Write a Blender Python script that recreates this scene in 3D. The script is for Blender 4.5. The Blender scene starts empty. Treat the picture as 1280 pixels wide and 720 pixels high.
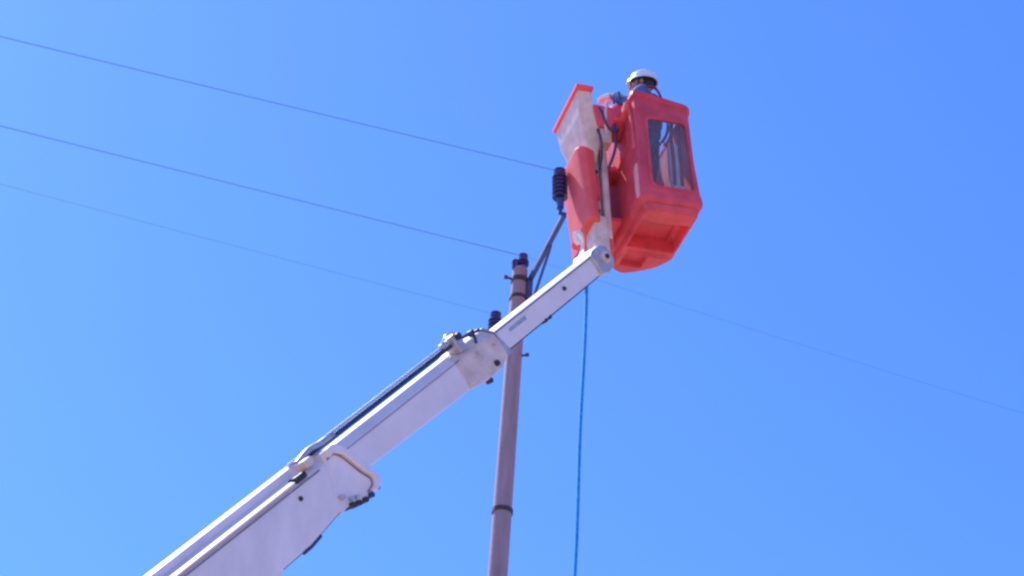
import bpy, bmesh, math, random
from mathutils import Vector, Matrix
random.seed(7)
scene = bpy.context.scene
COL = scene.collection
R = math.radians

# ------------------------------------------------------------------ camera
cam_data = bpy.data.cameras.new('camera')
cam = bpy.data.objects.new('camera', cam_data)
COL.objects.link(cam)
cam.location = (0, 0, 1.6)
PITCH, ROLL = R(35.0), R(3.76)
cam.rotation_euler = (Matrix.Rotation(PITCH + math.pi / 2, 3, 'X') @ Matrix.Rotation(ROLL, 3, 'Z')).to_euler()
cam_data.sensor_width = 36.0
cam_data.lens = 36.0 * 2780.0 / 1280.0
cam_data.clip_start = 0.1
cam_data.clip_end = 3000.0
scene.camera = cam
scene.cycles.filter_width = 2.6        # a soft phone picture

# ------------------------------------------------------------------ sky and sun
SUN_DIR = Vector((-0.45, 0.41, 0.79)).normalized()
world = bpy.data.worlds.new('World')
scene.world = world
world.use_nodes = True
wn, wl = world.node_tree.nodes, world.node_tree.links
bg = wn['Background']
sky = wn.new('ShaderNodeTexSky')
sky.sky_type = 'NISHITA'
sky.sun_disc = False
sky.sun_elevation = math.asin(SUN_DIR.z)
sky.sun_rotation = math.atan2(SUN_DIR.x, SUN_DIR.y)
sky.altitude = 0
sky.air_density = 1.0
sky.dust_density = 0.45
sky.ozone_density = 1.6
tint = wn.new('ShaderNodeMix'); tint.data_type = 'RGBA'; tint.blend_type = 'MULTIPLY'
tint.inputs['Factor'].default_value = 1.0
wl.new(sky.outputs['Color'], tint.inputs['A'])
tint.inputs['B'].default_value = (0.335, 0.59, 1.20, 1)
wl.new(tint.outputs['Result'], bg.inputs['Color'])
bg.inputs['Strength'].default_value = 0.15
sun_data = bpy.data.lights.new('sun', 'SUN')
sun_data.energy = 4.5
sun_data.angle = R(0.5)
sun_data.color = (1.0, 0.94, 0.86)
sun = bpy.data.objects.new('sun', sun_data)
COL.objects.link(sun)
sun.rotation_euler = SUN_DIR.to_track_quat('Z', 'Y').to_euler()
scene.view_settings.view_transform = 'Standard'
scene.view_settings.look = 'None'
scene.view_settings.exposure = 0.6
scene.view_settings.gamma = 1.0

# ------------------------------------------------------------------ materials
def material(name, color, rough=0.5, metal=0.0, spec=0.5, var=0.12, scale=6.0, bump=0.0, bump_scale=40.0,
             streak=None, translucent=0.0, transmission=None, coat=0.0):
    m = bpy.data.materials.new(name); m.use_nodes = True
    n, l = m.node_tree.nodes, m.node_tree.links
    p = n['Principled BSDF']; out = n['Material Output']
    tc = n.new('ShaderNodeTexCoord')
    nz = n.new('ShaderNodeTexNoise'); nz.inputs['Scale'].default_value = scale
    nz.inputs['Detail'].default_value = 6; nz.inputs['Roughness'].default_value = 0.65
    if streak:
        mp = n.new('ShaderNodeMapping'); mp.inputs['Scale'].default_value = streak
        l.new(tc.outputs['Object'], mp.inputs['Vector']); l.new(mp.outputs['Vector'], nz.inputs['Vector'])
    else:
        l.new(tc.outputs['Object'], nz.inputs['Vector'])
    rmp = n.new('ShaderNodeValToRGB')
    c = Vector(color)
    lo = tuple(c * (1 - var * 1.6)) + (1,); hi = tuple(Vector([min(1, x) for x in c * (1 + var)])) + (1,)
    rmp.color_ramp.elements[0].position = 0.3; rmp.color_ramp.elements[0].color = lo
    rmp.color_ramp.elements[1].position = 0.68; rmp.color_ramp.elements[1].color = hi
    l.new(nz.outputs['Fac'], rmp.inputs['Fac'])
    l.new(rmp.outputs['Color'], p.inputs['Base Color'])
    rr = n.new('ShaderNodeMapRange')
    rr.inputs['To Min'].default_value = max(0.03, rough - 0.1); rr.inputs['To Max'].default_value = min(1, rough + 0.12)
    l.new(nz.outputs['Fac'], rr.inputs['Value']); l.new(rr.outputs['Result'], p.inputs['Roughness'])
    p.inputs['Metallic'].default_value = metal
    p.inputs['Specular IOR Level'].default_value = spec
    p.inputs['Coat Weight'].default_value = coat
    if bump:
        nb = n.new('ShaderNodeTexNoise'); nb.inputs['Scale'].default_value = bump_scale; nb.inputs['Detail'].default_value = 4
        l.new(tc.outputs['Object'], nb.inputs['Vector'])
        b = n.new('ShaderNodeBump'); b.inputs['Strength'].default_value = bump; b.inputs['Distance'].default_value = 0.01
        l.new(nb.outputs['Fac'], b.inputs['Height']); l.new(b.outputs['Normal'], p.inputs['Normal'])
    if translucent:
        tr = n.new('ShaderNodeBsdfTranslucent')
        l.new(rmp.outputs['Color'], tr.inputs['Color'])
        mx = n.new('ShaderNodeMixShader'); mx.inputs['Fac'].default_value = translucent
        l.new(p.outputs['BSDF'], mx.inputs[1]); l.new(tr.outputs['BSDF'], mx.inputs[2])
        l.new(mx.outputs['Shader'], out.inputs['Surface'])
    if transmission is not None:
        tp = n.new('ShaderNodeBsdfTransparent'); tp.inputs['Color'].default_value = transmission
        mx = n.new('ShaderNodeMixShader'); mx.inputs['Fac'].default_value = 0.08
        l.new(tp.outputs['BSDF'], mx.inputs[1]); l.new(p.outputs['BSDF'], mx.inputs[2])
        l.new(mx.outputs['Shader'], out.inputs['Surface'])
    return m

M = {
 'red':      material('orange_red_fibreglass', (0.97, 0.105, 0.14), 0.40, var=0.2, scale=5, bump=0.05, bump_scale=60, translucent=0.22),
 'redpaint': material('orange_red_paint', (0.84, 0.08, 0.12), 0.4, var=0.10, scale=7, bump=0.05),
 'coral':    material('sunlit_orange_cover', (0.97, 0.19, 0.19), 0.5, var=0.10, scale=5, translucent=0.35),  # lighter copy of the red, with sunlight put into the colour
 'sunlit':     material('pale_sunlit_edge', (0.90, 0.42, 0.42), 0.35, var=0.06, scale=20),  # sunlit bucket corner, its brightness painted as a pale colour
 'white':    material('white_boom_paint', (0.87, 0.775, 0.765), 0.42, var=0.10, scale=3.5, bump=0.04, bump_scale=25, streak=(1, 1, .35)),
 'whitemid': material('white_middle_section_paint', (0.88, 0.78, 0.77), 0.40, var=0.06, scale=3, bump=0.04, bump_scale=25),
 'cream':    material('weathered_cream_paint', (0.76, 0.60, 0.53), 0.5, var=0.16, scale=9, bump=0.06),
 'steel':    material('galvanised_steel', (0.52, 0.51, 0.52), 0.42, metal=0.35, var=0.18, scale=14),
 'chrome':   material('bright_steel_tube', (0.82, 0.82, 0.84), 0.25, metal=0.5, var=0.05),
 'dark':     material('dark_rubber', (0.03, 0.032, 0.04), 0.55, var=0.25, scale=10),
 'hose':     material('dark_blue_hydraulic_hose', (0.03, 0.05, 0.12), 0.45, var=0.2, scale=12),
 'porcelain':material('dark_glazed_porcelain', (0.035, 0.04, 0.15), 0.22, var=0.2, scale=10, coat=0.3),
 'concrete': material('pole_concrete', (0.34, 0.25, 0.285), 0.85, var=0.16, scale=5, bump=0.35, bump_scale=30, streak=(2.5, 2.5, .35)),
 'band':     material('rusty_band', (0.07, 0.05, 0.055), 0.7, var=0.3, scale=20),
 'seam':     material('weld_seam_grey', (0.26, 0.22, 0.27), 0.7, var=0.2, scale=20),
 'arm':      material('painted_crossarm_steel', (0.04, 0.085, 0.25), 0.5, metal=0.0, var=0.2, scale=12),
 'wire':     material('weathered_wire', (0.12, 0.23, 0.48), 0.6, var=0.1, scale=3),
 'rope':     material('blue_rope', (0.01, 0.36, 0.85), 0.7, var=0.25, scale=40, bump=0.3, bump_scale=120),
 'acrylic':  material('scratched_acrylic', (0.75, 0.72, 0.80), 0.18, var=0.05, scale=8, transmission=(0.86, 0.90, 0.95, 1)),
 'helmet':   material('white_helmet_plastic', (0.82, 0.86, 0.80), 0.3, var=0.03, coat=0.4),
 'jacket':   material('navy_work_jacket', (0.06, 0.15, 0.36), 0.85, var=0.3, scale=14, bump=0.5, bump_scale=18),
 'trousers': material('slate_blue_trousers', (0.06, 0.14, 0.32), 0.85, var=0.3, scale=14, bump=0.5, bump_scale=18),
 'skin':     material('skin', (0.36, 0.19, 0.12), 0.55, var=0.1, scale=20),
 'hair':     material('black_hair', (0.015, 0.012, 0.012), 0.6, var=0.3, scale=60),
 'glove':    material('white_cotton_glove', (0.85, 0.84, 0.84), 0.9, var=0.08, scale=30, bump=0.3),
 'canvas':   material('pale_canvas', (0.72, 0.66, 0.66), 0.9, var=0.12, scale=12, bump=0.4),
 'web':      material('dark_webbing', (0.30, 0.03, 0.06), 0.8, var=0.2, scale=20),
 'eye':      material('eye_white', (0.75, 0.75, 0.72), 0.3, var=0.02),
 'ground':   material('dry_ground', (0.46, 0.31, 0.24), 0.95, var=0.2, scale=0.6, bump=0.5, bump_scale=3),
 'asphalt':  material('asphalt', (0.055, 0.054, 0.053), 0.9, var=0.2, scale=4, bump=0.4, bump_scale=60),
 'roadpaint':material('road_paint', (0.7, 0.7, 0.68), 0.7, var=0.12, scale=6),
 'glass':    material('dark_window_glass', (0.03, 0.04, 0.05), 0.08, var=0.05),
}

# ------------------------------------------------------------------ mesh helpers
class Frame:
    """local axes to world"""
    def __init__(s, o=(0, 0, 0), x=(1, 0, 0), y=(0, 1, 0), z=(0, 0, 1)):
        s.o, s.x, s.y, s.z = Vector(o), Vector(x), Vector(y), Vector(z)
    def __call__(s, a, b, c):
        return s.o + s.x * a + s.y * b + s.z * c
WORLD = Frame()

def box(bm, F, x0, x1, y0, y1, z0, z1):
    v = [bm.verts.new(F(x, y, z)) for x in (x0, x1) for y in (y0, y1) for z in (z0, z1)]
    for f in ((0, 1, 3, 2), (4, 6, 7, 5), (0, 4, 5, 1), (2, 3, 7, 6), (0, 2, 6, 4), (1, 5, 7, 3)):
        bm.faces.new([v[i] for i in f])

def loft(bm, rings, close=True, caps=True):
    rv = [[bm.verts.new(p) for p in r] for r in rings]
    n = len(rv[0])
    for a, b in zip(rv, rv[1:]):
        for i in range(n if close else n - 1):
            j = (i + 1) % n
            bm.faces.new((a[i], a[j], b[j], b[i]))
    if caps:
        bm.faces.new(rv[0][::-1]); bm.faces.new(rv[-1])
    return rv

def tube(bm, pts, r, seg=10, caps=True):
    pts = [Vector(p) for p in pts]
    rad = r if isinstance(r, (list, tuple)) else [r] * len(pts)
    rings, prev = [], None
    for i, p in enumerate(pts):
        t = (pts[min(i + 1, len(pts) - 1)] - pts[max(i - 1, 0)]).normalized()
        if prev is None:
            a = Vector((0, 0, 1)) if abs(t.z) < 0.9 else Vector((1, 0, 0))
            u = t.cross(a).normalized()
        else:
            u = (prev - t * prev.dot(t)).normalized()
        prev = u
        w = t.cross(u)
        rings.append([p + (u * math.cos(2 * math.pi * k / seg) + w * math.sin(2 * math.pi * k / seg)) * rad[i] for k in range(seg)])
    loft(bm, rings, True, caps)

def prism(bm, pts3, ext):
    """polygon of world points pushed along ext"""
    ext = Vector(ext)
    loft(bm, [[Vector(p) for p in pts3], [Vector(p) + ext for p in pts3]])

def smooth_pts(pts, n=6):
    pts = [Vector(p) for p in pts]
    out = []
    P = [pts[0] * 2 - pts[1]] + pts + [pts[-1] * 2 - pts[-2]]
    for i in range(1, len(P) - 2):
        for k in range(n):
            t = k / n
            a, b, c, d = P[i - 1], P[i], P[i + 1], P[i + 2]
            out.append(0.5 * ((2 * b) + (c - a) * t + (2 * a - 5 * b + 4 * c - d) * t * t + (3 * b - a - 3 * c + d) * t ** 3))
    out.append(pts[-1])
    return out

def world_loc(o):
    v = Vector(o.location); q = o.parent
    while q:
        v += q.location; q = q.parent
    return v

def obj(name, bm, mat, parent=None, bevel=0.0, angle=38, origin=None, label=None):
    bmesh.ops.recalc_face_normals(bm, faces=bm.faces)
    base = world_loc(parent) if parent else Vector((0, 0, 0))
    c = sum((v.co for v in bm.verts), Vector()) / max(1, len(bm.verts)) if origin is None else Vector(origin)
    for v in bm.verts: v.co -= c
    me = bpy.data.meshes.new(name); bm.to_mesh(me); bm.free()
    me.materials.append(mat)
    me.shade_smooth(); me.set_sharp_from_angle(angle=R(angle))
    o = bpy.data.objects.new(name, me)
    COL.objects.link(o)
    o.location = c - base
    o.parent = parent
    if bevel:
        b = o.modifiers.new('bevel', 'BEVEL'); b.width = bevel; b.segments = 2; b.limit_method = 'ANGLE'; b.angle_limit = R(40)
        b.harden_normals = False
    if label: o['label'] = label
    return o

def tag(o, label=None, cat=None, group=None, kind=None):
    if label: o['label'] = label
    if cat: o['category'] = cat
    if group: o['group'] = group
    if kind: o['kind'] = kind
    return o

def thing(name, loc, label, cat, group=None):
    o = bpy.data.objects.new(name, None); COL.objects.link(o)
    o.location = loc; o.empty_display_size = 0.3
    return tag(o, label, cat, group)

def copy_tree(o, parent=None):
    c = o.copy(); COL.objects.link(c); c.parent = parent
    for ch in list(o.children): copy_tree(ch, c)
    return c

def NB(): return bmesh.new()

# ------------------------------------------------------------------ ground and road (below the picture)
bm = NB()
S_ = 1500
for i in range(0): pass
vs = [bm.verts.new(p) for p in ((-S_, -S_, 0), (S_, -S_, 0), (S_, S_, 0), (-S_, S_, 0))]
bm.faces.new(vs)
tag(obj('ground', bm, M['ground'], origin=(0, 0, 0)), kind='structure')
bm = NB(); box(bm, WORLD, -300, 300, 5.4, 12.2, -0.2, 0.03)
tag(obj('road', bm, M['asphalt'], bevel=0.02), kind='structure')
bm = NB()
for k in range(-20, 21):
    box(bm, WORLD, k * 9.0, k * 9.0 + 3, 8.74, 8.86, 0.02, 0.034)
tag(obj('road_marking', bm, M['roadpaint']), kind='structure')

# ------------------------------------------------------------------ boom frame: w runs down the boom from its tip, s to its near side, u across it upwards
TIP = Vector((0.640, 14.05, 11.718))
BD = Vector((0.451, 0.429, 0.782)).normalized()
BS = BD.cross(Vector((0, 0, 1))).normalized()
BU = BS.cross(BD).normalized()
BF = Frame(TIP, -BD, BS, BU)
TRUCK = Vector((-4.615, 9.047, 0.03))

truck = thing('bucket_truck', TRUCK, 'bucket truck with white telescopic boom raising a red work bucket beside the pole top', 'bucket truck')

def beam(ws, prof):
    """prof(w) -> list of (s,u); loft down the boom"""
    bm = NB()
    loft(bm, [[BF(w, s, u) for s, u in prof(w)] for w in ws])
    return bm

def hexa(sh, ub, um, ut, st):
    return [(sh, ub), (sh, um), (st, ut), (-st, ut), (-sh, um), (-sh, ub)]

# --- tip section
bm = beam([0.05, 0.9, 1.85], lambda w: hexa(.078, -.072 - .004 * w, .086, .106, .018))
tip = obj('tip_section', bm, M['whitemid'], truck, bevel=.006)
bm = NB(); tube(bm, [BF(w, .083, .083) for w in (.16, .9, 1.72)], .0065)
obj('cable', bm, M['hose'], tip)
bm = NB(); tube(bm, smooth_pts([BF(w, .05, -.09 - d) for w, d in ((.12, -.012), (.35, -.010), (.7, -.008), (1.05, -.006), (1.4, -.006), (1.72, -.004))]), .008)
obj('hose', bm, M['hose'], tip)
for w in (.98, 1.05):
    bm = NB(); box(bm, BF, w - .014, w + .014, .03, .082, -.098, -.07)
    obj('hose_clip', bm, M['dark'], tip, bevel=.004)
bm = NB(); tube(bm, [BF(.652, .07, .018), BF(.652, .092, .018)], .017, 12)
obj('bolt', bm, M['dark'], tip)
bm = NB(); box(bm, BF, 1.25, 1.5, .0775, .0795, .015, .045)
obj('scuff_plate', bm, M['steel'], tip)
# --- middle section
bm = beam([1.95, 2.6, 3.4, 4.2], lambda w: hexa(.128, -.128 + (w - 1.95) * .02, .088, .155, .055))
mid = obj('middle_section', bm, M['whitemid'], truck, bevel=.008)
bm = NB(); tube(bm, [BF(w, .095, .232) for w in (2.22, 3.0, 4.2)], .0105)
obj('hydraulic_tube', bm, M['chrome'], mid)
bm = NB(); tube(bm, [BF(w, .095, .203) for w in (2.10, 3.0, 4.2)], .017)
obj('hose', bm, M['hose'], mid)
bm = NB(); tube(bm, [BF(w, .128, .092) for w in (2.2, 3.0, 4.2)], .0045)
obj('weld_seam', bm, M['seam'], mid)
# sleeve around the mouth of the middle section
def sleeve_low(w): return -.092 - .05 * min(1, max(0, (w - 1.76) / .14))
def collar_prof(w):
    return [(.155, sleeve_low(w)), (.155, .095), (.085, .160), (-.085, .160), (-.155, .095), (-.155, sleeve_low(w))]
def slanted(ws, prof, slant):
    bm = NB()
    rings = []
    for i, w in enumerate(ws):
        k = slant if i == 0 else 0
        rings.append([BF(w + k * (u + .0), s, u) for s, u in prof(w)])
    loft(bm, rings); return bm
bm = slanted([1.745, 1.82, 1.90, 2.12, 2.30], lambda w: [(s * (1 if w < 2.2 else .86), u * (1 if w < 2.2 else .84)) for s, u in collar_prof(w)], .35)
col_ = obj('sleeve', bm, M['cream'], truck, bevel=.012)
bm = slanted([1.73, 1.765], lambda w: [(s * 1.02, u * 1.03) for s, u in collar_prof(w)], .35)
obj('sleeve_lip', bm, M['steel'], col_, bevel=.005)
for (w, s, u, r) in ((1.93, .163, -.085, .022), (2.02, .10, -.160, .024), (1.87, .06, .180, .022), (1.80, .06, .165, .016), (2.06, .163, .06, .012), (1.85, .163, .03, .010)):
    bm = NB(); tube(bm, [BF(w, s - .03, u), BF(w, s + .014, u)], r, 12)
    obj('bolt', bm, M['dark'] if r > .014 else M['steel'], col_, bevel=.003)
# hose guide above the sleeve
bm = NB(); box(bm, BF, 2.10, 2.20, .04, .15, .13, .262); guide = obj('hose_guide', bm, M['steel'], truck, bevel=.012)
bm = NB(); tube(bm, [BF(2.15, .03, .235), BF(2.15, .175, .235)], .026, 14); obj('roller', bm, M['dark'], guide)
bm = NB(); tube(bm, smooth_pts([BF(2.12, .12, .203), BF(2.03, .13, .20), BF(1.97, .14, .165), BF(2.0, .15, .12)]), .011); obj('hose', bm, M['hose'], guide)
bm = NB(); tube(bm, smooth_pts([BF(2.28, .10, .25), BF(2.2, .12, .285), BF(2.11, .12, .262), BF(2.08, .13, .21)]), .009); obj('hose', bm, M['chrome'], guide)
bm = NB(); box(bm, BF, 2.17, 2.30, .07, .12, .215, .255); obj('bracket', bm, M['steel'], guide, bevel=.01)

# --- base section
def base_prof(w):
    t = max(0, min(1, (w - 4.05) / .45))
    ub = -.175 - .055 * t - .012 * max(0, w - 4.5)
    return hexa(.205, ub, .112, .175, .12)
bm = beam([3.92, 4.12, 4.3, 4.5, 6, 9, 11.9], base_prof)
bs = obj('base_section', bm, M['white'], truck, bevel=.01)
# rounded mouth collar, a thick band round the slanted end
side = [(3.90, .185), (3.84, .14), (3.79, .065), (3.755, -.01), (3.725, -.08), (3.692, -.135), (3.690, -.170), (3.715, -.200), (3.77, -.218), (3.87, -.222), (3.97, -.207), (4.06, -.19), (4.13, -.20),
        (4.12, -.12), (4.04, .02), (4.03, .10), (4.02, .185)]
bm = NB()
loft(bm, [[BF(w, s, u) for w, u in side] for s in (-.2075, .2075)])
mouth = obj('mouth_collar', bm, M['white'], truck)
# raised outer lip of the collar
edge = [(3.985, .190), (3.90, .192), (3.835, .145), (3.785, .065), (3.75, -.01), (3.718, -.08), (3.685, -.135), (3.682, -.172), (3.708, -.205), (3.77, -.226)]
def inward(i, d):
    w, u = edge[i]
    cw, cu = 4.02, -.08
    L = math.hypot(cw - w, cu - u)
    return (w + (cw - w) / L * d, u + (cu - u) / L * d)
bm = NB()
loft(bm, [[BF(edge[i][0], .19, edge[i][1]), BF(edge[i][0], .243, edge[i][1]), BF(inward(i, .055)[0], .243, inward(i, .055)[1]), BF(inward(i, .055)[0], .19, inward(i, .055)[1])] for i in range(len(edge))])
obj('lip', bm, M['whitemid'], mouth, bevel=.008, angle=50)
bm = NB(); tube(bm, smooth_pts([BF(*((inward(i, .062)[0], .211, inward(i, .062)[1]))) for i in range(len(edge))], 3), .0055)
obj('weld_seam', bm, M['seam'], mouth)
for k, (w, u) in enumerate(((3.74, -.208), (3.82, -.224), (3.89, -.224), (3.96, -.212), (4.02, -.196))):
    bm = NB(); tube(bm, [BF(w, .15, u), BF(w, .232, u)], .020, 10); obj('bolt', bm, M['dark'] if k != 1 else M['hose'], mouth)
for (w, u, r) in ((4.07, -.115, .017), (4.0, -.16, .014), (3.955, -.17, .013)):
    bm = NB(); tube(bm, [BF(w, .21, u), BF(w, .243, u)], r, 12); obj('bolt', bm, M['steel'], mouth, bevel=.003)
bm = NB(); tube(bm, [BF(4.375, .19, .039), BF(4.375, .216, .039)], .016, 12); obj('bolt', bm, M['band'], bs)
bm = NB(); loft(bm, [[BF(w, .118, .150), BF(w, .118, .216), BF(w, .066, .233), BF(w, .03, .15)] for w in (4.10, 4.16, 6, 9, 11.6)])
obj('tube_cover', bm, M['white'], bs, bevel=.003)
bm = NB(); loft(bm, [[BF(w, .2065, .126), BF(w, .230, .144), BF(w, .192, .1575), BF(w, .14, .14)] for w in (4.36, 4.42, 6, 9, 11.6)])
obj('rub_rail', bm, M['white'], bs, bevel=.002)
for s_, u_, r_, w0, m_ in ((.207, .106, .0055, 4.1, 'seam'),):
    bm = NB(); tube(bm, [BF(w, s_, u_) for w in (w0, 6, 8, 11.6)], r_, 12)
    obj('hydraulic_tube' if m_ == 'chrome' else 'cable', bm, M[m_], bs)
bm = NB(); tube(bm, smooth_pts([BF(4.16, .13, .213), BF(4.0, .12, .235), BF(3.86, .105, .222), BF(3.7, .095, .215)]), .020, 12); obj('hose', bm, M['steel'], bs)
bm = NB(); box(bm, BF, 4.22, 4.33, .14, .22, .125, .165); obj('tube_clamp', bm, M['dark'], bs, bevel=.01)
bm = NB(); box(bm, BF, 4.10, 4.19, .10, .22, .16, .215); obj('tube_clamp', bm, M['cream'], bs, bevel=.012)
for w in (6.3, 7.5, 8.8, 10.4):
    bm = NB(); box(bm, BF, w, w + .06, .09, .225, .10, .245); obj('tube_clamp', bm, M['steel'], bs, bevel=.01)
bm = NB(); tube(bm, [BF(w, .19, base_prof(w)[0][1] + .001) for w in (4.12, 4.25, 4.4, 4.5, 4.8)], .0075); obj('cable', bm, M['hose'], bs)
bm = NB(); tube(bm, [BF(w, .19, base_prof(w)[0][1] - .006) for w in (4.38, 4.5, 4.58)], .016); obj('wear_strip', bm, M['hose'], bs)
# lifting cylinder and its bracket
bm = NB()
loft(bm, [[BF(4.775, s, -.20), BF(4.83, s, -.30), BF(4.95, s, -.40), BF(5.2, s, -.40), BF(5.5, s, -.20)] for s in (.06, .175)])
loft(bm, [[BF(4.775, s, -.20), BF(4.83, s, -.30), BF(4.95, s, -.40), BF(5.2, s, -.40), BF(5.5, s, -.20)] for s in (-.175, -.06)])
obj('cylinder_bracket', bm, M['white'], truck, bevel=.01)
pv = BF(5.05, 0, -.33); foot = BF(10.9, 0, -.95)
bm = NB(); tube(bm, [pv, pv.lerp(foot, .5)], .055, 20); cyl = obj('lift_rod', bm, M['chrome'], truck)
bm = NB(); tube(bm, [pv.lerp(foot, .42), foot], .10, 20); obj('lift_cylinder', bm, M['white'], truck)

# ------------------------------------------------------------------ bucket frame: i to the right along its window side, j away from the camera, k up
bt = R(-5.0); by = R(15.0)
bx0 = Vector((math.cos(bt), 0, -math.sin(bt))); bz = Vector((math.sin(bt), 0, math.cos(bt))); by0 = Vector((0, 1, 0))
e1 = bx0 * math.cos(by) + by0 * math.sin(by); e2 = -bx0 * math.sin(by) + by0 * math.cos(by)
KF = Frame((0.988, 14.0, 12.345), e1, e2, bz)
W_, D_, H_ = 0.48, 0.99, 1.12
def flare(x, y, k):
    t = max(0.0, x) / W_
    return x + t * (.018 * (1 - k / 1.12) + .040 * max(0.0, min(1.0, (.34 - k) / .26)) ** 1.5)
class Bent(Frame):
    def __call__(s, a, b, c): return Frame.__call__(s, flare(a, b, c), b, c)
BK = Bent(KF.o, KF.x, KF.y, KF.z)

def rounded(x0, x1, y0, y1, radii, n=5):
    """counter-clockwise outline from the near left corner: points, corner radii near-left, near-right, far-right, far-left"""
    out = []
    for (cx, cy, sx, sy, a0), r in zip(((x0, y0, 1, 1, 180), (x1, y0, -1, 1, 270), (x1, y1, -1, -1, 0), (x0, y1, 1, -1, 90)), radii):
        for k in range(n + 1):
            a = R(a0 + 90 * k / n)
            px, py = cx + sx * r + r * math.cos(a), cy + sy * r + r * math.sin(a)
            if r > .2:      # a cut corner, only softly rounded
                ax_, ay_ = cx + sx * r + r * math.cos(R(a0)), cy + sy * r + r * math.sin(R(a0))
                bx_, by_ = cx + sx * r + r * math.cos(R(a0 + 90)), cy + sy * r + r * math.sin(R(a0 + 90))
                f = k / n
                px = px * .5 + (ax_ + (bx_ - ax_) * f) * .5; py = py * .5 + (ay_ + (by_ - ay_) * f) * .5
            out.append((px, py))
    return out

WIN = (0.092, 0.428, 0.160, 0.850)
def shell_ring(inset, k, kin=0.0):
    r = [(x, y) for x, y in rounded(inset, W_ - inset, inset, D_ - inset, [max(.01, q - inset) for q in (.045, .05, .32, .12)])]
    # the window's two vertical lines on the near side go in between the first two corners
    r = r[:6] + [(WIN[0], inset), (WIN[1], inset)] + r[6:]
    return [(x, y, k(x, y) if callable(k) else k) for x, y in r]
def rim_k(x, y): return H_ - 0.085 * max(0, x) / W_
LEV = [(.075, .0), (.03, .012), (.008, .04), (0, .085), (0, WIN[2]), (0, .5), (0, WIN[3]), (0, 1.02)]
bm = NB()
def place(ring): return [bm.verts.new(BK(*p)) for p in ring]
outer = [place(shell_ring(ins, lv)) for ins, lv in LEV]
outer.append(place(shell_ring(0, lambda x, y: rim_k(x, y))))
inner = [place(shell_ring(.022, lv)) for lv in (.075, WIN[2], .5, WIN[3])]
inner.append(place(shell_ring(.022, lambda x, y: rim_k(x, y))))
def band(a, b, skip=None):
    n = len(a)
    for q in range(n):
        if skip is not None and q == skip: continue
        bm.faces.new((a[q], a[(q + 1) % n], b[(q + 1) % n], b[q]))
WSEG = 6
for q in range(len(outer) - 1):
    band(outer[q], outer[q + 1], WSEG if q in (4, 5) else None)
for q in range(len(inner) - 1):
    band(inner[q], inner[q + 1], WSEG if q in (1, 2) else None)
band(outer[-1], inner[-1])
bm.faces.new(inner[0])
# window reveal
ol = [outer[4][6], outer[4][7], outer[5][7], outer[6][7], outer[6][6], outer[5][6]]
il = [inner[1][6], inner[1][7], inner[2][7], inner[3][7], inner[3][6], inner[2][6]]
for q in range(6): bm.faces.new((ol[q], ol[(q + 1) % 6], il[(q + 1) % 6], il[q]))
# moulded underside: stepped recesses
NX, NY = 64, 110
def ss(a, b, x):
    t = max(0, min(1, (x - a) / (b - a))); return t * t * (3 - 2 * t)
def rect(x, y, x0, x1, y0, y1, s=.012):
    return ss(x0, x0 + s, x) * (1 - ss(x1 - s, x1, x)) * ss(y0, y0 + s, y) * (1 - ss(y1 - s, y1, y))
def under(x, y):
    h = 0.0
    h += .045 * rect(x, y, .055, .415, .19, .57)
    h += .020 * rect(x, y, .105, .365, .33, .575)
    h += .022 * rect(x, y, .08, .25, .66, .83)
    h -= .012 * rect(x, y, .075, .40, .625, .65)
    return h
x0, x1, y0, y1 = .075, W_ - .075, .075, D_ - .075
base_ring = outer[0]
grid = {}
cxr, cyr = W_ / 2, D_ / 2
# polar-free fill: a plate grown over the floor outline, slightly below its rim
bucket = obj('bucket', bm, M['red'], truck, bevel=.004)
bm = NB()
for a in range(NX + 1):
    for b in range(NY + 1):
        x = .03 + (W_ - .06) * a / NX; y = .03 + (D_ - .06) * b / NY
        # pull the corners in so that the plate follows the rounded floor
        for (px, py, r) in ((.03, .03, .05), (W_ - .03, .03, .06), (W_ - .03, D_ - .03, .30), (.03, D_ - .03, .11)):
            cx_, cy_ = px + (r if px < .2 else -r), py + (r if py < .2 else -r)
            if (x - cx_) * (px - cx_) > 0 and (y - cy_) * (py - cy_) > 0:
                L = math.hypot(x - cx_, y - cy_)
                m_ = max(abs(x - cx_), abs(y - cy_))
                if L > 1e-6:
                    kx = m_ / L if r < .2 else (.5 * m_ / L + .5 * m_ / (abs(x - cx_) + abs(y - cy_))); x = cx_ + (x - cx_) * kx; y = cy_ + (y - cy_) * kx
        edge_d = min(1, min(a, NX - a) / 3.0, min(b, NY - b) / 3.0)
        grid[a, b] = bm.verts.new(BK(x, y, -.050 + under(x, y) * 2.1 + (1 - math.sin(edge_d * math.pi / 2)) * .056))
for a in range(NX):
    for b in range(NY):
        bm.faces.new((grid[a, b], grid[a, b + 1], grid[a + 1, b + 1], grid[a + 1, b]))
obj('floor_pan', bm, M['red'], bucket, angle=30)
# rim lip
bm = NB()
ring_o = [KF(x, y, rim_k(x, y)) for x, y, k in shell_ring(-.014, 0)]
n_ = len(ring_o)
loft(bm, [[KF(*(lambda p: (p[0], p[1], rim_k(p[0], p[1]) + dk))(shell_ring(ins, 0)[q])) for q in range(n_)] for ins, dk in ((-.002, -.045), (-.016, -.038), (-.018, -.004), (-.010, .008), (.010, .010), (.026, .004), (.026, -.03))], caps=False)
obj('rim', bm, M['red'], bucket, angle=50)
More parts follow.
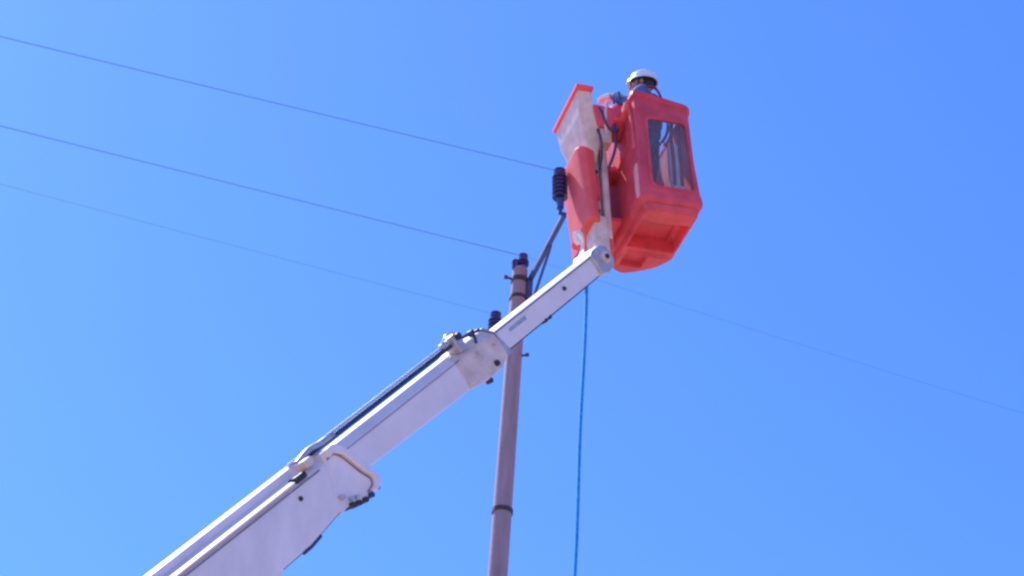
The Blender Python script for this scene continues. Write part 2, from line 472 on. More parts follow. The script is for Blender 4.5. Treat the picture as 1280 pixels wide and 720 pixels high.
# window frame with rounded corners, proud of the wall
def rr(x0, x1, z0, z1, r, n=5):
    return [(x, z) for x, z in rounded(x0, x1, z0, z1, (r, r, r, r), n)]
bm = NB()
ro = rr(WIN[0] - .022, WIN[1] + .022, WIN[2] - .022, WIN[3] + .022, .055)
ri = rr(WIN[0] + .004, WIN[1] - .004, WIN[2] + .004, WIN[3] - .004, .040)
rings = []
for ring, y in ((ri, .004), (ri, -.008), (ro, -.008), (ro, .003)):
    rings.append([BK(x, y, z) for x, z in ring])
loft(bm, rings + [rings[0]], caps=False)
bmesh.ops.remove_doubles(bm, verts=bm.verts, dist=1e-5)
win = obj('window', bm, M['red'], bucket, bevel=.003)
bm = NB()
loft(bm, [[BK(x, y, z) for x, z in rr(WIN[0] - .01, WIN[1] + .01, WIN[2] - .01, WIN[3] + .01, .03)] for y in (.0095, .0155)])
obj('window_pane', bm, M['acrylic'], bucket)
# moulded ribs; near left corner strip and left rim chevron have sunlight painted in
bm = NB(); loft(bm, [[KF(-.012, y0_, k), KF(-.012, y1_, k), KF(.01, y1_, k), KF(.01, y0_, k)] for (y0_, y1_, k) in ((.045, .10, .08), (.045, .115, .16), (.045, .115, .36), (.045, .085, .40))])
obj('sunlit_strip', bm, M['sunlit'], bucket, bevel=.006)
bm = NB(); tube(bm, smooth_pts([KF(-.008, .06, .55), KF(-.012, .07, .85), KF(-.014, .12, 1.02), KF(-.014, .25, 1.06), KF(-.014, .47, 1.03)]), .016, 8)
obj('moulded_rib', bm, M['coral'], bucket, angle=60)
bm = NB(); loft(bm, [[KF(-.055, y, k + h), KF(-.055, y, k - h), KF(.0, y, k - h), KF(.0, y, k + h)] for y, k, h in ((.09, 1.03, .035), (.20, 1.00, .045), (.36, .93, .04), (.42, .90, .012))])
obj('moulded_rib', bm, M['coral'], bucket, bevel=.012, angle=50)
bm = NB()
for (ya, ka, yb_, kb) in ((.20, .70, .20, .98), (.20, .70, .55, .60)):
    tube(bm, [KF(-.004, ya, ka), KF(-.004, yb_, kb)], .010, 8)
obj('moulded_rib', bm, M['red'], bucket, angle=60)
# handrail grips near right corner, inside
bm = NB(); tube(bm, smooth_pts([KF(.445, .12, 1.02), KF(.445, .12, 1.07), KF(.445, .3, 1.09), KF(.445, .5, 1.07), KF(.445, .5, 1.02)]), .012, 8)
obj('grab_bar', bm, M['redpaint'], bucket)
# control console on the left rim
bm = NB()
pr = [(-.135, .92), (-.150, 1.05), (-.120, 1.16), (-.06, 1.215), (.03, 1.20), (.06, 1.10), (.06, 1.0), (-.02, .90)]
loft(bm, [[KF(x * sc - .01, y, 1.0 + (z - 1.0) * sc2) for x, z in pr] for y, sc, sc2 in ((.20, .70, .45), (.24, .9, .75), (.36, 1, .97), (.46, .95, .8), (.50, .8, .55))])
con = obj('control_console', bm, M['redpaint'], truck, bevel=.012, angle=40)
for y, x in ((.19, -.05), (.25, -.03), (.31, -.05)):
    bm = NB(); tube(bm, [KF(x, y, 1.17), KF(x - .005, y, 1.245)], [.006, .010], 8); obj('lever', bm, M['dark'], con)
bm = NB(); tube(bm, smooth_pts([KF(-.155, .20, 1.14), KF(-.175, .21, 1.05), KF(-.175, .24, .93), KF(-.15, .28, .85)]), .013, 8)
obj('guard_rail', bm, M['canvas'], con)

# ------------------------------------------------------------------ bucket mount, hood and red mast cover
bm = NB()
loft(bm, [[KF(-.25, .44, k), KF(-.175, .44, k), KF(-.175, .66, k), KF(-.25, .66, k)] for k in (-.02, .3, .9, 1.02)])
mast = obj('mast', bm, M['steel'], truck, bevel=.015)
for k in (.10, .62):
    bm = NB(); box(bm, KF, -.175, .0, .46, .66, k, k + .04)
    obj('mounting_lug', bm, M['redpaint'], mast, bevel=.006)
bm = NB()
loft(bm, [[KF(x, y, k) for x, y in ((-.17, .40), (-.115, .40), (-.115, .52), (-.17, .52))] for k in (-.12, .0, .80, .95)])
obj('side_strap', bm, M['cream'], mast, bevel=.012)
for k in (.15, .33, .55, .72, .86):
    bm = NB(); tube(bm, [KF(-.215, .44, k), KF(-.215, .418, k)], .017, 10); obj('bolt', bm, M['dark'], mast, bevel=.002)
# dark openings and link plate
bm = NB(); loft(bm, [[KF(x, y, k) for x, k in ((-.262, .86), (-.235, .80), (-.222, .68), (-.245, .62), (-.275, .70), (-.285, .80))] for y in (.42, .50)])
obj('link_plate', bm, M['band'], mast, bevel=.004)
bm = NB(); loft(bm, [[KF(x, y, k) for x, k in ((-.235, .50), (-.205, .50), (-.190, .34), (-.205, .25), (-.235, .32))] for y in (.405, .47)])
obj('link_plate', bm, M['redpaint'], mast, bevel=.004)
# red cover behind the mast: tall shell with rounded outer side
bm = NB()
def cov(k):
    t = (k + .12) / .95
    xl = -.310 - .080 * t; xr = -.215 - .02 * t
    xl -= .022
    return [KF(xr, .46, k), KF(xr - .012, .36, k), KF(xl + .06, .32, k), KF(xl + .018, .335, k), KF(xl, .38, k), KF(xl, .76, k), KF(xl + .03, .80, k), KF(xr, .80, k)]
loft(bm, [cov(k) for k in (.0, .04, .2, .4, .66, .72)])
obj('mast_cover', bm, M['coral'], truck, bevel=.012, angle=40)
# hood over the mast top: cream body under a red lid
bm = NB()
def hood(k, a, b, y0_, y1_): return [KF(a, y0_, k), KF(b, y0_, k), KF(b, y1_, k), KF(a, y1_, k)]
loft(bm, [hood(.64, -.32, -.20, .42, .66), hood(.74, -.315, -.20, .34, .74), hood(.86, -.350, -.20, .30, .74), hood(.98, -.400, -.24, .24, .74), hood(1.17, -.43, -.315, .16, .73)])
hd = obj('hood', bm, M['cream'], truck, bevel=.012)
bm = NB()
loft(bm, [hood(1.165, -.452, -.30, .12, .76), hood(1.195, -.452, -.30, .12, .76), hood(1.21, -.44, -.315, .135, .745)])
obj('lid', bm, M['coral'], hd, bevel=.008)
bm = NB(); loft(bm, [hood(.90, -.23, -.09, .24, .60), hood(1.06, -.30, -.09, .20, .60), hood(1.10, -.31, -.12, .22, .58)])
obj('connecting_housing', bm, M['redpaint'], truck, bevel=.02)
bm = NB(); loft(bm, [hood(.78, -.20, -.10, .30, .42), hood(.91, -.205, -.105, .28, .42), hood(.925, -.20, -.11, .29, .41)])
obj('junction_box', bm, M['cream'], truck, bevel=.015)
for pts, r_ in (([(-.245, .17, 1.02), (-.235, .14, .95), (-.215, .14, .86), (-.17, .16, .80), (-.11, .18, .80), (-.075, .22, .86)], .012),
                ([(-.235, .30, .92), (-.215, .27, .80), (-.20, .30, .66), (-.19, .40, .55)], .010),
                ([(-.10, .22, .92), (-.085, .24, .80), (-.10, .28, .66), (-.13, .36, .55)], .012)):
    bm = NB(); tube(bm, smooth_pts([KF(*p) for p in pts]), r_, 8); obj('hose', bm, M['hose'], mast)

bm = NB(); box(bm, KF, -.25, -.06, .66, 1.04, .02, .98)
obj('sun_blocker', bm, M['redpaint'], truck, bevel=.03)  # added out of sight to shade the bucket's left wall
# knuckle joining boom tip and mast
bm = NB()
kn = [(-.10, .085), (-.02, .118), (.10, .118), (.15, .09), (.14, -.08), (.04, -.105), (-.06, -.09), (-.12, -.03)]
loft(bm, [[BF(w, s, u) for w, u in kn] for s in (-.10, .10)])
kno = obj('knuckle', bm, M['steel'], truck, bevel=.014)
bm = NB(); tube(bm, [BF(.0, -.12, .015), BF(.0, .125, .015)], .052, 20); obj('pivot_pin', bm, M['cream'], kno, bevel=.006)
bm = NB(); tube(bm, [BF(.0, .12, .015), BF(.0, .138, .015)], .02, 12); obj('bolt', bm, M['dark'], kno)
bm = NB(); loft(bm, [[KF(x, y, k) for x, y in ((-.275, .38), (-.15, .38), (-.15, .60), (-.275, .60))] for k in (-.30, -.14, .08)])
obj('mast_foot', bm, M['cream'], mast, bevel=.02)
bm = NB(); loft(bm, [[KF(x, y, k) for x, y in ((-.165, .42), (-.10, .42), (-.08, .60), (-.165, .60))] for k in (-.22, .0)] )
obj('foot_plate', bm, M['coral'], mast, bevel=.012)
# curved white hook plate over the tip
bm = NB()
arc = [(.30, .118), (.20, .150), (.13, .205), (.10, .255), (.115, .300), (.155, .305), (.180, .270), (.175, .225)]
loft(bm, [[BF(w - .014, .06, u + .010), BF(w - .014, .10, u + .010), BF(w + .014, .10, u - .010), BF(w + .014, .06, u - .010)] for w, u in [(p[0], p[1]) for p in arc]])
obj('rope_hook', bm, M['white'], truck, bevel=.004, angle=50)

# ------------------------------------------------------------------ truck under the boom (below the picture)
TF = Frame(TRUCK, (1, 0, 0), (0, 1, 0), (0, 0, 1))
bm = NB(); loft(bm, [[TF(r * math.cos(a * math.pi / 12), r * math.sin(a * math.pi / 12), z) for a in range(24)] for r, z in ((.62, 1.12), (.62, 1.30), (.45, 1.36), (.38, 1.9))])
obj('turntable', bm, M['white'], truck, bevel=.01)
hb = Vector((BD.x, BD.y, 0)).normalized()
UF = Frame(TRUCK, hb, Vector((-hb.y, hb.x, 0)), (0, 0, 1))
for s in (-.30, .24):
    bm = NB(); loft(bm, [[UF(x, s + q, z) for x, z in ((-.45, 1.5), (.75, 1.5), (.7, 1.75), (.2, 2.75), (-.3, 2.85), (-.5, 2.3))] for q in (0, .06)])
    obj('turret_plate', bm, M['white'], truck, bevel=.01)
bm = NB(); tube(bm, [UF(-.0, -.36, 2.58), UF(-.0, .36, 2.58)], .09, 16); obj('boom_pin', bm, M['steel'], truck)
bm = NB(); box(bm, TF, -2.3, 4.9, -.42, -.30, .62, .84); box(bm, TF, -2.3, 4.9, .30, .42, .62, .84); box(bm, TF, -2.2, 2.9, -.30, .30, .66, .80)
obj('chassis', bm, M['dark'], truck, bevel=.01)
bm = NB(); box(bm, TF, -2.4, 2.95, -1.1, 1.1, .86, 1.0); box(bm, TF, -.9, .9, -.7, .7, 1.0, 1.12)
obj('deck', bm, M['steel'], truck, bevel=.015)
for x0_, x1_ in ((-2.3, -1.0), (1.0, 2.7)):
    for sy in (-1, 1):
        bm = NB(); box(bm, TF, x0_, x1_, sy * .78 - .28, sy * .78 + .28, 1.003, 1.45)
        lk = obj('tool_locker', bm, M['white'], truck, bevel=.02)
        bm = NB(); box(bm, TF, (x0_ + x1_) / 2 - .06, (x0_ + x1_) / 2 + .06, sy * 1.07 - .012, sy * 1.07 + .012, 1.30, 1.34)
        obj('handle', bm, M['dark'], lk)
bm = NB(); loft(bm, [[TF(x, y, z) for x, z in ((3.05, .70), (4.95, .70), (5.0, 1.35), (4.62, 2.25), (4.4, 2.36), (3.1, 2.36))] for y in (-1.02, 1.02)])
cab = obj('cab', bm, M['white'], truck, bevel=.05)
bm = NB(); loft(bm, [[TF(x + .012, y, z + .006) for x, z in ((4.97, 1.42), (4.66, 2.16))] + [TF(x - .02, y, z) for x, z in ((4.66, 2.16), (4.97, 1.42))] for y in (-.9, .9)])
obj('windscreen', bm, M['glass'], cab)
for sy in (-1, 1):
    bm = NB(); loft(bm, [[TF(x, sy * 1.025 + q, z) for x, z in ((3.7, 1.40), (4.75, 1.40), (4.50, 2.12), (3.7, 2.12))] for q in (-.006, .006)]); obj('side_window', bm, M['glass'], cab)
    bm = NB(); box(bm, TF, 4.96, 5.04, sy * .78 - .14, sy * .78 + .14, .86, 1.02); obj('headlight', bm, M['chrome'], cab, bevel=.02)
    for wx in (-1.2, 4.0):
        bm = NB(); loft(bm, [[TF(wx + r * math.cos(a * math.pi / 16), sy * .93 + q, .47 + r * math.sin(a * math.pi / 16)) for a in range(32)] for r, q in ((.40, -.13), (.47, -.10), (.47, .10), (.40, .13))])
        wh = obj('wheel', bm, M['dark'], truck)
        bm = NB(); loft(bm, [[TF(wx + r * math.cos(a * math.pi / 12), sy * (.93 + q), .47 + r * math.sin(a * math.pi / 12)) for a in range(24)] for r, q in ((.27, .05), (.27, .14), (.20, .135), (.08, .16))])
        obj('rim', bm, M['steel'], wh)
    for ox in (-2.1, 2.6):
        bm = NB(); box(bm, TF, ox - .07, ox + .07, min(0, sy * 1.7), max(0, sy * 1.7), .64, .76); tube(bm, [TF(ox, sy * 1.7, .80), TF(ox, sy * 1.7, .08)], .05, 12)
        og = obj('outrigger', bm, M['white'], truck)
        bm = NB(); tube(bm, [TF(ox, sy * 1.7, .0), TF(ox, sy * 1.7, .06)], .17, 16); obj('pad', bm, M['dark'], og)

# ------------------------------------------------------------------ utility pole
PX, PY, PTOP = 0.060, 15.42, 12.60
def lean(z): return PX + (z - PTOP) * .0085
def make_pole():
    t = thing('utility_pole', (PX, PY, 0), 'slender round concrete utility pole standing behind the white boom, with steel crossarm and dark insulators', 'utility pole')
    bm = NB()
    rings = []
    for z in (-.3, 2, 4, 6, 8, 9, 10, 11, 12, PTOP - .01, PTOP):
        r = .065 + (PTOP - z) * .0044
        if z == PTOP: r -= .008
        rings.append([Vector((lean(z) + r * math.cos(a * math.pi / 16), PY + r * math.sin(a * math.pi / 16), z)) for a in range(32)])
    loft(bm, rings)
    obj('shaft', bm, M['concrete'], t, origin=(PX, PY, 0))
    def strap(z, h, name='band', mat='band', g=.010):
        bm = NB(); r = .065 + (PTOP - z) * .0044
        loft(bm, [[Vector((lean(zz) + q * math.cos(a * math.pi / 16), PY + q * math.sin(a * math.pi / 16), zz)) for a in range(32)] for q, zz in ((r, z - h), (r + g, z - h), (r + g, z + h), (r, z + h))])
        return obj(name, bm, M[mat], t)
    strap(10.235, .018)
    strap(12.47, .022, g=.008); strap(12.29, .014)
    ad = Vector((-.24, .97, 0)).normalized()           # along the crossarm
    wd = Vector((.97, .24, 0)).normalized()
    A0 = Vector((0.370, 14.47, 12.50)); A1 = Vector((-.135, 16.38, 12.50))
    off = Vector((.105, .02, 0))
    AF = Frame(A0 , ad, wd, (0, 0, 1))
    L = (A1 - A0).length
    bm = NB(); box(bm, AF, 0, L, -.004, .036, -.024, .024)
    obj('crossarm', bm, M['arm'], t, bevel=.005)
    bm = NB(); tube(bm, [AF(.42, .03, -.02), AF(.50, .03, -.07), Vector((PX + .085, PY - .06, 12.08))], .013, 8)
    obj('brace', bm, M['arm'], t)
    bm = NB(); tube(bm, [AF(L - .42, .03, -.02), AF(L - .50, .03, -.07), Vector((PX + .07, PY + .07, 12.08))], .017, 8)
    obj('brace', bm, M['arm'], t)
    bm = NB(); box(bm, Frame((PX, PY, 12.42), ad, wd, (0, 0, 1)), -.06, .06, .055, .105, -.16, .05)
    obj('clamp_plate', bm, M['arm'], t, bevel=.008)
    bm = NB(); tube(bm, [(PX - .07, PY - .03, 12.47), (PX - .125, PY - .045, 12.475)], .011, 8); tube(bm, [(PX - .105, PY - .04, 12.474), (PX - .135, PY - .047, 12.476)], .018, 6)
    obj('bolt', bm, M['band'], t)
    bm = NB(); tube(bm, [(PX + .06, PY - .03, 11.70), (PX + .105, PY - .045, 11.705)], .010, 8); tube(bm, [(PX + .09, PY - .04, 11.703), (PX + .115, PY - .047, 11.705)], .017, 6)
    obj('bolt', bm, M['band'], t)
    def insulator(p, h, r, n, label=None, lean=(0, 0), neck=.07):
        ax = Vector((lean[0], lean[1], 1)).normalized()
        bm = NB(); tube(bm, [p, p + ax * (neck + .03)], .018, 8); tube(bm, [p + ax * (neck * .35), p + ax * (neck * .9)], [.030, .034], 12)
        pin = obj('insulator', bm, M['arm'], t, label=label)
        b0 = p + ax * neck; full = h; h = h - neck + .07
        core = NB(); tube(core, [b0, b0 + ax * (h - .07)], r * .72, 16); obj('core', core, M['porcelain'], pin)
        for k in range(n):
            z = (h - .11) * (k + .5) / n
            c = b0 + ax * z
            sh = NB()
            u = ax.cross(Vector((0, 1, 0))).normalized(); v = ax.cross(u)
            dz = (h - .11) / n
            loft(sh, [[c + ax * (dz * q) + (u * math.cos(a * math.pi / 12) + v * math.sin(a * math.pi / 12)) * r * f for a in range(24)] for q, f in ((-.30, .55), (-.42, .97), (-.30, 1.0), (.05, .80), (.22, .5))])
            obj('shed', sh, M['porcelain'], pin, angle=60)
        cp = NB(); c = b0 + ax * (h - .085)
        loft(cp, [[c + ax * q + (u * math.cos(a * math.pi / 12) + v * math.sin(a * math.pi / 12)) * f for a in range(24)] for q, f in ((-.03, r * .62), (-.012, r * .80), (.0, r * .55), (.012, r * .55), (.022, r * .75), (.035, r * .45))])
        obj('cap', cp, M['porcelain'], pin, angle=60)
        return b0 + ax * (h - .08)
    tops = []
    tops.append(insulator(Vector((.352, 14.49, 12.515)), .44, .066, 6, 'tall ribbed insulator on the near end of the crossarm', (-.05, 0), .16))
    tops.append(insulator(Vector((PX + .02, PY, PTOP - .03)), .17, .052, 2, 'squat insulator on top of the pole'))
    tops.append(insulator(Vector((-.128, 16.36, 12.52)), .24, .066, 3, 'short insulator on the far end of the crossarm'))
    bm = NB(); tube(bm, [(PX - .045, PY - .02, PTOP - .02), (PX - .045, PY - .02, PTOP + .07)], [.028, .034], 12)
    obj('cap', bm, M['porcelain'], t, bevel=.006)
    # little marker ticks down the near insulator's face: pale glaze drips between sheds
    return t, tops
pole, tops = make_pole()
# jumper tail from the tall insulator
SPAN = 42.0
wdir = Vector((math.cos(R(197.0)), math.sin(R(197.0)), 0))
p2 = copy_tree(pole); p2.location = Vector((PX, PY, 0)) + wdir * SPAN
tag(p2, 'concrete utility pole one span away to the left, outside the picture', 'utility pole')
p3 = copy_tree(pole); p3.location = Vector((PX, PY, 0)) - wdir * SPAN
tag(p3, 'concrete utility pole one span away to the right, outside the picture', 'utility pole')

def span(p, d, length, sag, r, n=64):
    pts = []
    for k in range(n + 1):
        t = (k / n)
        pts.append(p + d * (length * t) + Vector((0, 0, -4 * sag * t * (1 - t))))
    bm = NB(); tube(bm, pts, r, 6)
    return bm
WR = .0062
labels = ('uppermost thin power line, running left from the tall insulator beside the red bucket',
          'middle thin power line, running left from the insulator on the pole top',
          'lowest thin power line, running left from the short insulator behind the boom')
for k, (tp, lab) in enumerate(zip(tops, labels)):
    hd_ = (196.4, 198.0, 200.0)[k]
    d = Vector((math.cos(R(hd_)), math.sin(R(hd_)), 0))
    st = tp + Vector((0, 0, .006))
    bm = span(st, d, SPAN, .14, (.0034, .0033, .0014)[k])
    if k == 1:
        b2 = span(st, -wdir, SPAN, .9, .0013)
        me_ = bpy.data.meshes.new('t'); b2.to_mesh(me_); bm.from_mesh(me_); b2.free(); bpy.data.meshes.remove(me_)
    tag(obj('power_line', bm, M['wire']), lab, 'power line', 'power lines from the pole to the left')

# ------------------------------------------------------------------ rope hanging from the boom tip
rp = BF(.262, .0, -.09)
rope_top = Vector((rp.x, rp.y, rp.z))
bm = NB()
pts = [rope_top + Vector((.004 * math.sin(k * .9), .004 * math.cos(k * .7), -k * .25)) for k in range(int((rope_top.z - .05) / .25))]
tube(bm, pts, .0135, 8)
tag(obj('hand_line', bm, M['rope']), 'thin blue rope hanging straight down from the boom tip below the red bucket', 'rope')

# ------------------------------------------------------------------ lineworker in the bucket
FEET = KF(.160, .34, .076)
FW = Vector((-.93, .30, 0)).normalized()      # facing the pole
RT = FW.cross(Vector((0, 0, 1)))              # the worker's right hand side
PF = Frame(FEET, RT, FW, (0, 0, .937))           # (right, forward, up)
worker = thing('person', FEET, 'worker in a white hard hat and dark blue work clothes standing in the red bucket', 'person')

def skinned(chains, sub=2):
    """chains: dict name->(x,y,z,r) ; edges list"""
    verts, edges, root = chains
    names = list(verts)
    me = bpy.data.meshes.new('skin_tmp')
    me.from_pydata([PF(*verts[n][:3]) for n in names], [(names.index(a), names.index(b)) for a, b in edges], [])
    o = bpy.data.objects.new('skin_tmp', me); COL.objects.link(o)
    o.modifiers.new('s', 'SKIN')
    if not me.skin_vertices:
        bpy.context.view_layer.objects.active = o
    sv = me.skin_vertices[0].data
    for i, n in enumerate(names):
        r = verts[n][3]
        sv[i].radius = r if isinstance(r, tuple) else (r, r)
        sv[i].use_root = (n == root)
    sb = o.modifiers.new('u', 'SUBSURF'); sb.levels = sub; sb.render_levels = sub
    bpy.context.view_layer.update()
    dg = bpy.context.evaluated_depsgraph_get()
    ev = o.evaluated_get(dg).to_mesh()
    bm = NB(); bm.from_mesh(ev)
    o.evaluated_get(dg).to_mesh_clear()
    bpy.data.objects.remove(o); bpy.data.meshes.remove(me)
    return bm

def body_graph(g, arms_to='hand'):
    V = {
     'pelvis': (0, 0, .86, .115 + g), 'waist': (0, .01, .99, .10 + g), 'chest': (0, .03, 1.17, .125 + g), 'upper': (0, .02, 1.30, .105 + g), 'neck': (0, .03, 1.385, .052 + g * .5),
     'hipL': (-.085, 0, .80, .085 + g), 'kneeL': (-.10, .05, .44, .055 + g), 'ankL': (-.11, -.02, .09, .038 + g), 
     'hipR': (.085, 0, .80, .085 + g), 'kneeR': (.10, .03, .44, .055 + g), 'ankR': (.11, -.03, .09, .038 + g), 
     'shL': (-.165, .03, 1.30, .055 + g), 'elL': (-.235, .13, 1.12, .040 + g), 'wrL': (-.17, .27, 1.295, .027 + g),
     'shR': (.165, .03, 1.30, .055 + g), 'elR': (.22, .19, 1.15, .040 + g), 'wrR': (.11, .37, 1.24, .027 + g),
    }
    E_ = [('pelvis', 'waist'), ('waist', 'chest'), ('chest', 'upper'), ('upper', 'neck'), ('pelvis', 'hipL'), ('hipL', 'kneeL'), ('kneeL', 'ankL'),
          ('pelvis', 'hipR'), ('hipR', 'kneeR'), ('kneeR', 'ankR'), ('upper', 'shL'), ('shL', 'elL'), ('elL', 'wrL'), ('upper', 'shR'), ('shR', 'elR'), ('elR', 'wrR')]
    return V, E_

HEAD_C = (0, .06, 1.515)
def add_head(bm):
    rings = []
    # rings from chin to crown: (z, half width, front, back)
    for z, w, f, b in ((-.125, .020, .075, -.005), (-.115, .038, .092, .02), (-.09, .052, .098, .045), (-.055, .062, .096, .070), (-.02, .068, .094, .088), (.015, .073, .092, .096),
                       (.05, .074, .090, .098), (.085, .066, .076, .086), (.11, .045, .05, .058), (.122, .015, .015, .018)):
        ring = []
        for a in range(24):
            t = 2 * math.pi * a / 24
            x = w * math.cos(t); y = (f if math.sin(t) > 0 else b) * math.sin(t)
            if math.sin(t) > .92:
                if -.06 < z < .0: y += .014 * (1 - abs(z + .03) / .04) if abs(z + .03) < .04 else 0
            if math.sin(t) > .75 and .0 < z < .03 and abs(math.cos(t)) > .3: y -= .006
            ring.append(PF(HEAD_C[0] + x, HEAD_C[1] + y, HEAD_C[2] + z))
        rings.append(ring)
    loft(bm, rings)
    # nose, lips, ears
    loft(bm, [[PF(HEAD_C[0] + x * k, HEAD_C[1] + .085 + y * k2, HEAD_C[2] + z) for x, y in ((-.016, 0), (0, .032), (.016, 0), (0, -.01))] for z, k, k2 in ((.03, .35, .35), (.0, .6, .7), (-.03, 1, 1), (-.042, .8, .5))])
    tube(bm, smooth_pts([PF(HEAD_C[0] + x, HEAD_C[1] + y, HEAD_C[2] - .068) for x, y in ((-.026, .086), (-.012, .099), (0, .102), (.012, .099), (.026, .086))], 3), .006, 6)
    for s in (-1, 1):
        loft(bm, [[PF(HEAD_C[0] + s * (.071 + q), HEAD_C[1] - .008 + .017 * math.cos(t * math.pi / 5) * k, HEAD_C[2] - .01 + .030 * math.sin(t * math.pi / 5) * k) for t in range(10)] for q, k in ((-.004, .8), (.010, 1), (.014, .7))])

def hand_graph(V, E_, side, wr, fwd, g=0.0):
    """palm and five fingers curling down over the rail; fwd is the reach direction in the person's frame"""
    s = -1 if side == 'L' else 1
    w = Vector(wr); f = Vector(fwd).normalized(); r = Vector((1, 0, 0)) * s; r = (r - f * r.dot(f)).normalized(); dn = Vector((0, 0, -1)); dn = (dn - f * dn.dot(f)).normalized()
    p = w + f * .045
    V['palm' + side] = (*p, (.030 + g, .017 + g)); E_.append(('wr' + side, 'palm' + side))
    for n, (o, L) in enumerate(((.027, .060), (.009, .072), (-.009, .067), (-.027, .052))):
        k0 = w + f * .085 + r * o; k1 = k0 + f * (L * .5) + dn * (L * .18); k2 = k1 + f * (L * .2) + dn * (L * .45)
        for q, (kk, rr_) in enumerate(((k0, .0095), (k1, .0085), (k2, .007))):
            V[f'f{side}{n}{q}'] = (*kk, rr_ + g)
        E_.append(('palm' + side, f'f{side}{n}0')); E_.append((f'f{side}{n}0', f'f{side}{n}1')); E_.append((f'f{side}{n}1', f'f{side}{n}2'))
    t0 = w + f * .03 - r * .030; t1 = t0 + f * .035 - r * .022 + dn * .012; t2 = t1 + f * .026 + dn * .016
    for q, (kk, rr_) in enumerate(((t0, .011), (t1, .010), (t2, .008))): V[f't{side}{q}'] = (*kk, rr_ + g)
    E_ += [('palm' + side, f't{side}0'), (f't{side}0', f't{side}1'), (f't{side}1', f't{side}2')]

V, E_ = body_graph(0)
V['headlink'] = (0, .05, 1.46, .05); E_.append(('neck', 'headlink'))
V['toeL'] = (-.12, .06, .045, .03); V['toeR'] = (.12, .06, .045, .03); E_ += [('ankL', 'toeL'), ('ankR', 'toeR')]
hand_graph(V, E_, 'L', V['wrL'][:3], (.25, .95, -.05)); hand_graph(V, E_, 'R', V['wrR'][:3], (-.2, .95, .0))
bm = skinned((V, E_, 'pelvis')); add_head(bm)
body = obj('body', bm, M['skin'], worker, angle=80)
for s in (-1, 1):
    bm = NB(); bmesh.ops.create_uvsphere(bm, u_segments=12, v_segments=8, radius=.011)
    for v in bm.verts: v.co = PF(HEAD_C[0] + s * .030, HEAD_C[1] + .078, HEAD_C[2] + .012) + v.co
    obj('eye', bm, M['eye'], body)
    bm = NB(); bmesh.ops.create_uvsphere(bm, u_segments=8, v_segments=6, radius=.006)
    for v in bm.verts: v.co = PF(HEAD_C[0] + s * .030, HEAD_C[1] + .087, HEAD_C[2] + .012) + v.co
    obj('pupil', bm, M['hair'], body)
# jacket, trousers, boots, gloves
V, E_ = body_graph(.016)
keepJ = ['waist', 'chest', 'upper', 'neck', 'shL', 'elL', 'wrL', 'shR', 'elR', 'wrR']
VJ = {k: V[k] for k in keepJ}; VJ['hem'] = (0, 0, .84, .135); EJ = [e for e in E_ if e[0] in keepJ and e[1] in keepJ] + [('waist', 'hem')]
VJ['neck'] = (0, .025, 1.405, .062)
obj('jacket', skinned((VJ, EJ, 'chest')), M['jacket'], worker, angle=80)
keepT = ['pelvis', 'hipL', 'kneeL', 'ankL', 'hipR', 'kneeR', 'ankR']
VT = {k: V[k] for k in keepT}; VT['waist'] = (0, .01, .95, .115)
obj('trousers', skinned((VT, [e for e in E_ if e[0] in keepT and e[1] in keepT] + [('pelvis', 'waist')], 'pelvis')), M['trousers'], worker, angle=80)
for s, k in ((-1, 'L'), (1, 'R')):
    VB = {'a': (s * .11, -.03, .16, .055), 'b': (s * .11, -.035, .06, .048), 'c': (s * .118, .03, .048, (.048, .04)), 'd': (s * .122, .085, .042, (.04, .03))}
    obj('boot', skinned((VB, [('a', 'b'), ('b', 'c'), ('c', 'd')], 'b')), M['dark'], worker, angle=80)
    VG = {'wr' + k: (*V['wr' + k][:3], .036)}; EG = []
    hand_graph(VG, EG, k, V['wr' + k][:3], (.25, .95, -.05) if k == 'L' else (-.2, .95, 0), g=.010)
    obj('glove', skinned((VG, EG, 'wr' + k)), M['glove'], worker, angle=80)
# hair below the helmet
bm = NB()
rings = []
for z, w, b in ((-.05, .060, .072), (-.01, .072, .094), (.03, .077, .102), (.07, .076, .100)):
    rings.append([PF(HEAD_C[0] + w * math.cos(t), HEAD_C[1] - .004 + b * math.sin(t), HEAD_C[2] + z) for t in [R(165 + 210 * q / 16) for q in range(17)]] +
                 [PF(HEAD_C[0] + w * .8 * math.cos(t), HEAD_C[1] - .004 + b * .8 * math.sin(t), HEAD_C[2] + z) for t in [R(375 - 210 * q / 16) for q in range(17)]])
loft(bm, rings)
obj('hair', bm, M['hair'], worker, angle=60)
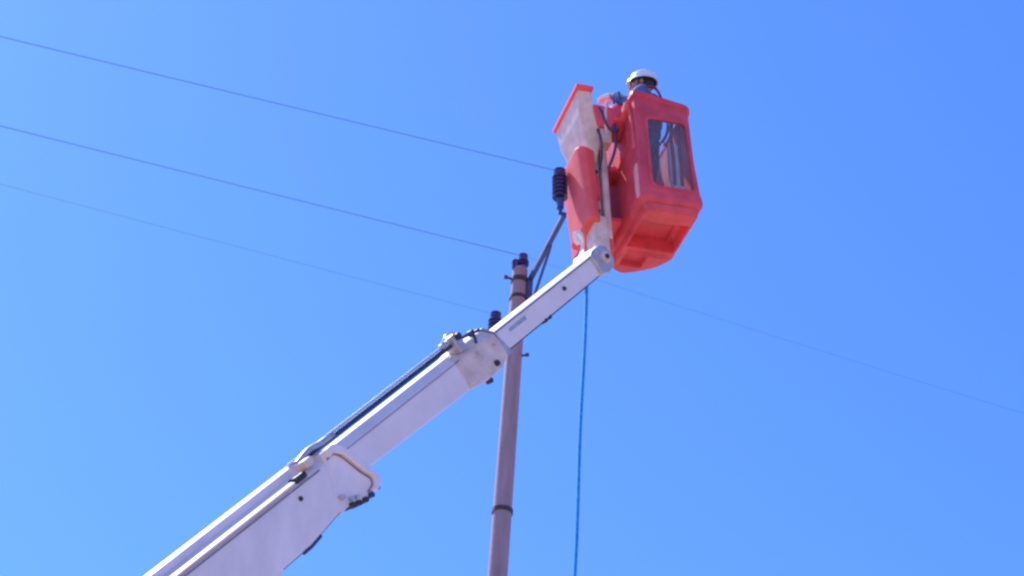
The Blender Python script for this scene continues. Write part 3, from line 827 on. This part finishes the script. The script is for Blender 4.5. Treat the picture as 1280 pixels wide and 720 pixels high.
# hard hat: dome, brim, peak, suspension band and chin strap
bm = NB()
rings = []
hz = HEAD_C[2] + .035
for z, r_ in ((-.006, 1.11), (-.012, 1.12), (-.004, 1.07), (.0, 1.04), (.03, 1.03), (.06, .98), (.085, .86), (.105, .66), (.118, .40), (.123, .12)):
    rings.append([PF(HEAD_C[0] + .094 * r_ * math.cos(t), HEAD_C[1] - .005 + (.112 + (.016 if (z < .0 and math.sin(t) > .3) else 0)) * r_ * math.sin(t), hz + z - .02 * (math.sin(t) < -.3) * 0) for t in [2 * math.pi * q / 36 for q in range(36)]])
loft(bm, rings, caps=False)
bm.faces.new([v for v in bm.verts][-36:])
hat = obj('hard_hat', bm, M['helmet'], worker, angle=55)
sol = hat.modifiers.new('solid', 'SOLIDIFY'); sol.thickness = .004
bm = NB(); tube(bm, smooth_pts([PF(HEAD_C[0] + .0, HEAD_C[1] - .10, hz + .095), PF(0, HEAD_C[1] - .05, hz + .122), PF(0, HEAD_C[1] + .05, hz + .124), PF(0, HEAD_C[1] + .10, hz + .092)]), .010, 8)
obj('ridge', bm, M['helmet'], hat, angle=70)
bm = NB(); loft(bm, [[PF(HEAD_C[0] + .088 * math.cos(t), HEAD_C[1] - .004 + .110 * math.sin(t), hz + z) for t in [2 * math.pi * q / 28 for q in range(28)]] for z in (-.022, .02)], caps=False)
obj('head_band', bm, M['dark'], hat)
bm = NB(); tube(bm, smooth_pts([PF(-.080, HEAD_C[1] + .01, hz), PF(-.066, HEAD_C[1] + .03, hz - .09), PF(0, HEAD_C[1] + .06, hz - .165), PF(.066, HEAD_C[1] + .03, hz - .09), PF(.080, HEAD_C[1] + .01, hz)]), .005, 6)
obj('chin_strap', bm, M['dark'], hat)
# safety harness straps
bm = NB()
for s in (-1, 1):
    tube(bm, smooth_pts([PF(s * .09, .0, .80), PF(s * .10, -.125, .98), PF(s * .09, -.135, 1.2), PF(s * .10, -.06, 1.385), PF(s * .10, .10, 1.375), PF(s * .09, .185, 1.18), PF(s * .10, .145, .98)]), .012, 6)
obj('harness', bm, M['web'], worker)

# ------------------------------------------------------------------ canvas tool bag hung inside, behind the window
bag = thing('tool_bag', KF(.36, .10, .2), 'pale canvas tool bag with dark red straps seen through the red bucket window', 'bag')
bm = NB()
loft(bm, [[KF(.345 + x * q, .095 + y * q, k) for x, y in ((-.055, -.04), (.055, -.045), (.06, .04), (-.05, .045))] for k, q in ((.20, .75), (.24, .95), (.45, 1.0), (.62, .92), (.68, .85))])
obj('pouch', bm, M['canvas'], bag, bevel=.018)
for x in (.31, .375):
    bm = NB(); tube(bm, smooth_pts([KF(x, .042, .24), KF(x + .004, .040, .5), KF(x + .008, .055, .72), KF(x + .035, .08, .90), KF(x + .04, .06, 1.03)]), .015, 8)
    obj('strap', bm, M['web'], bag)
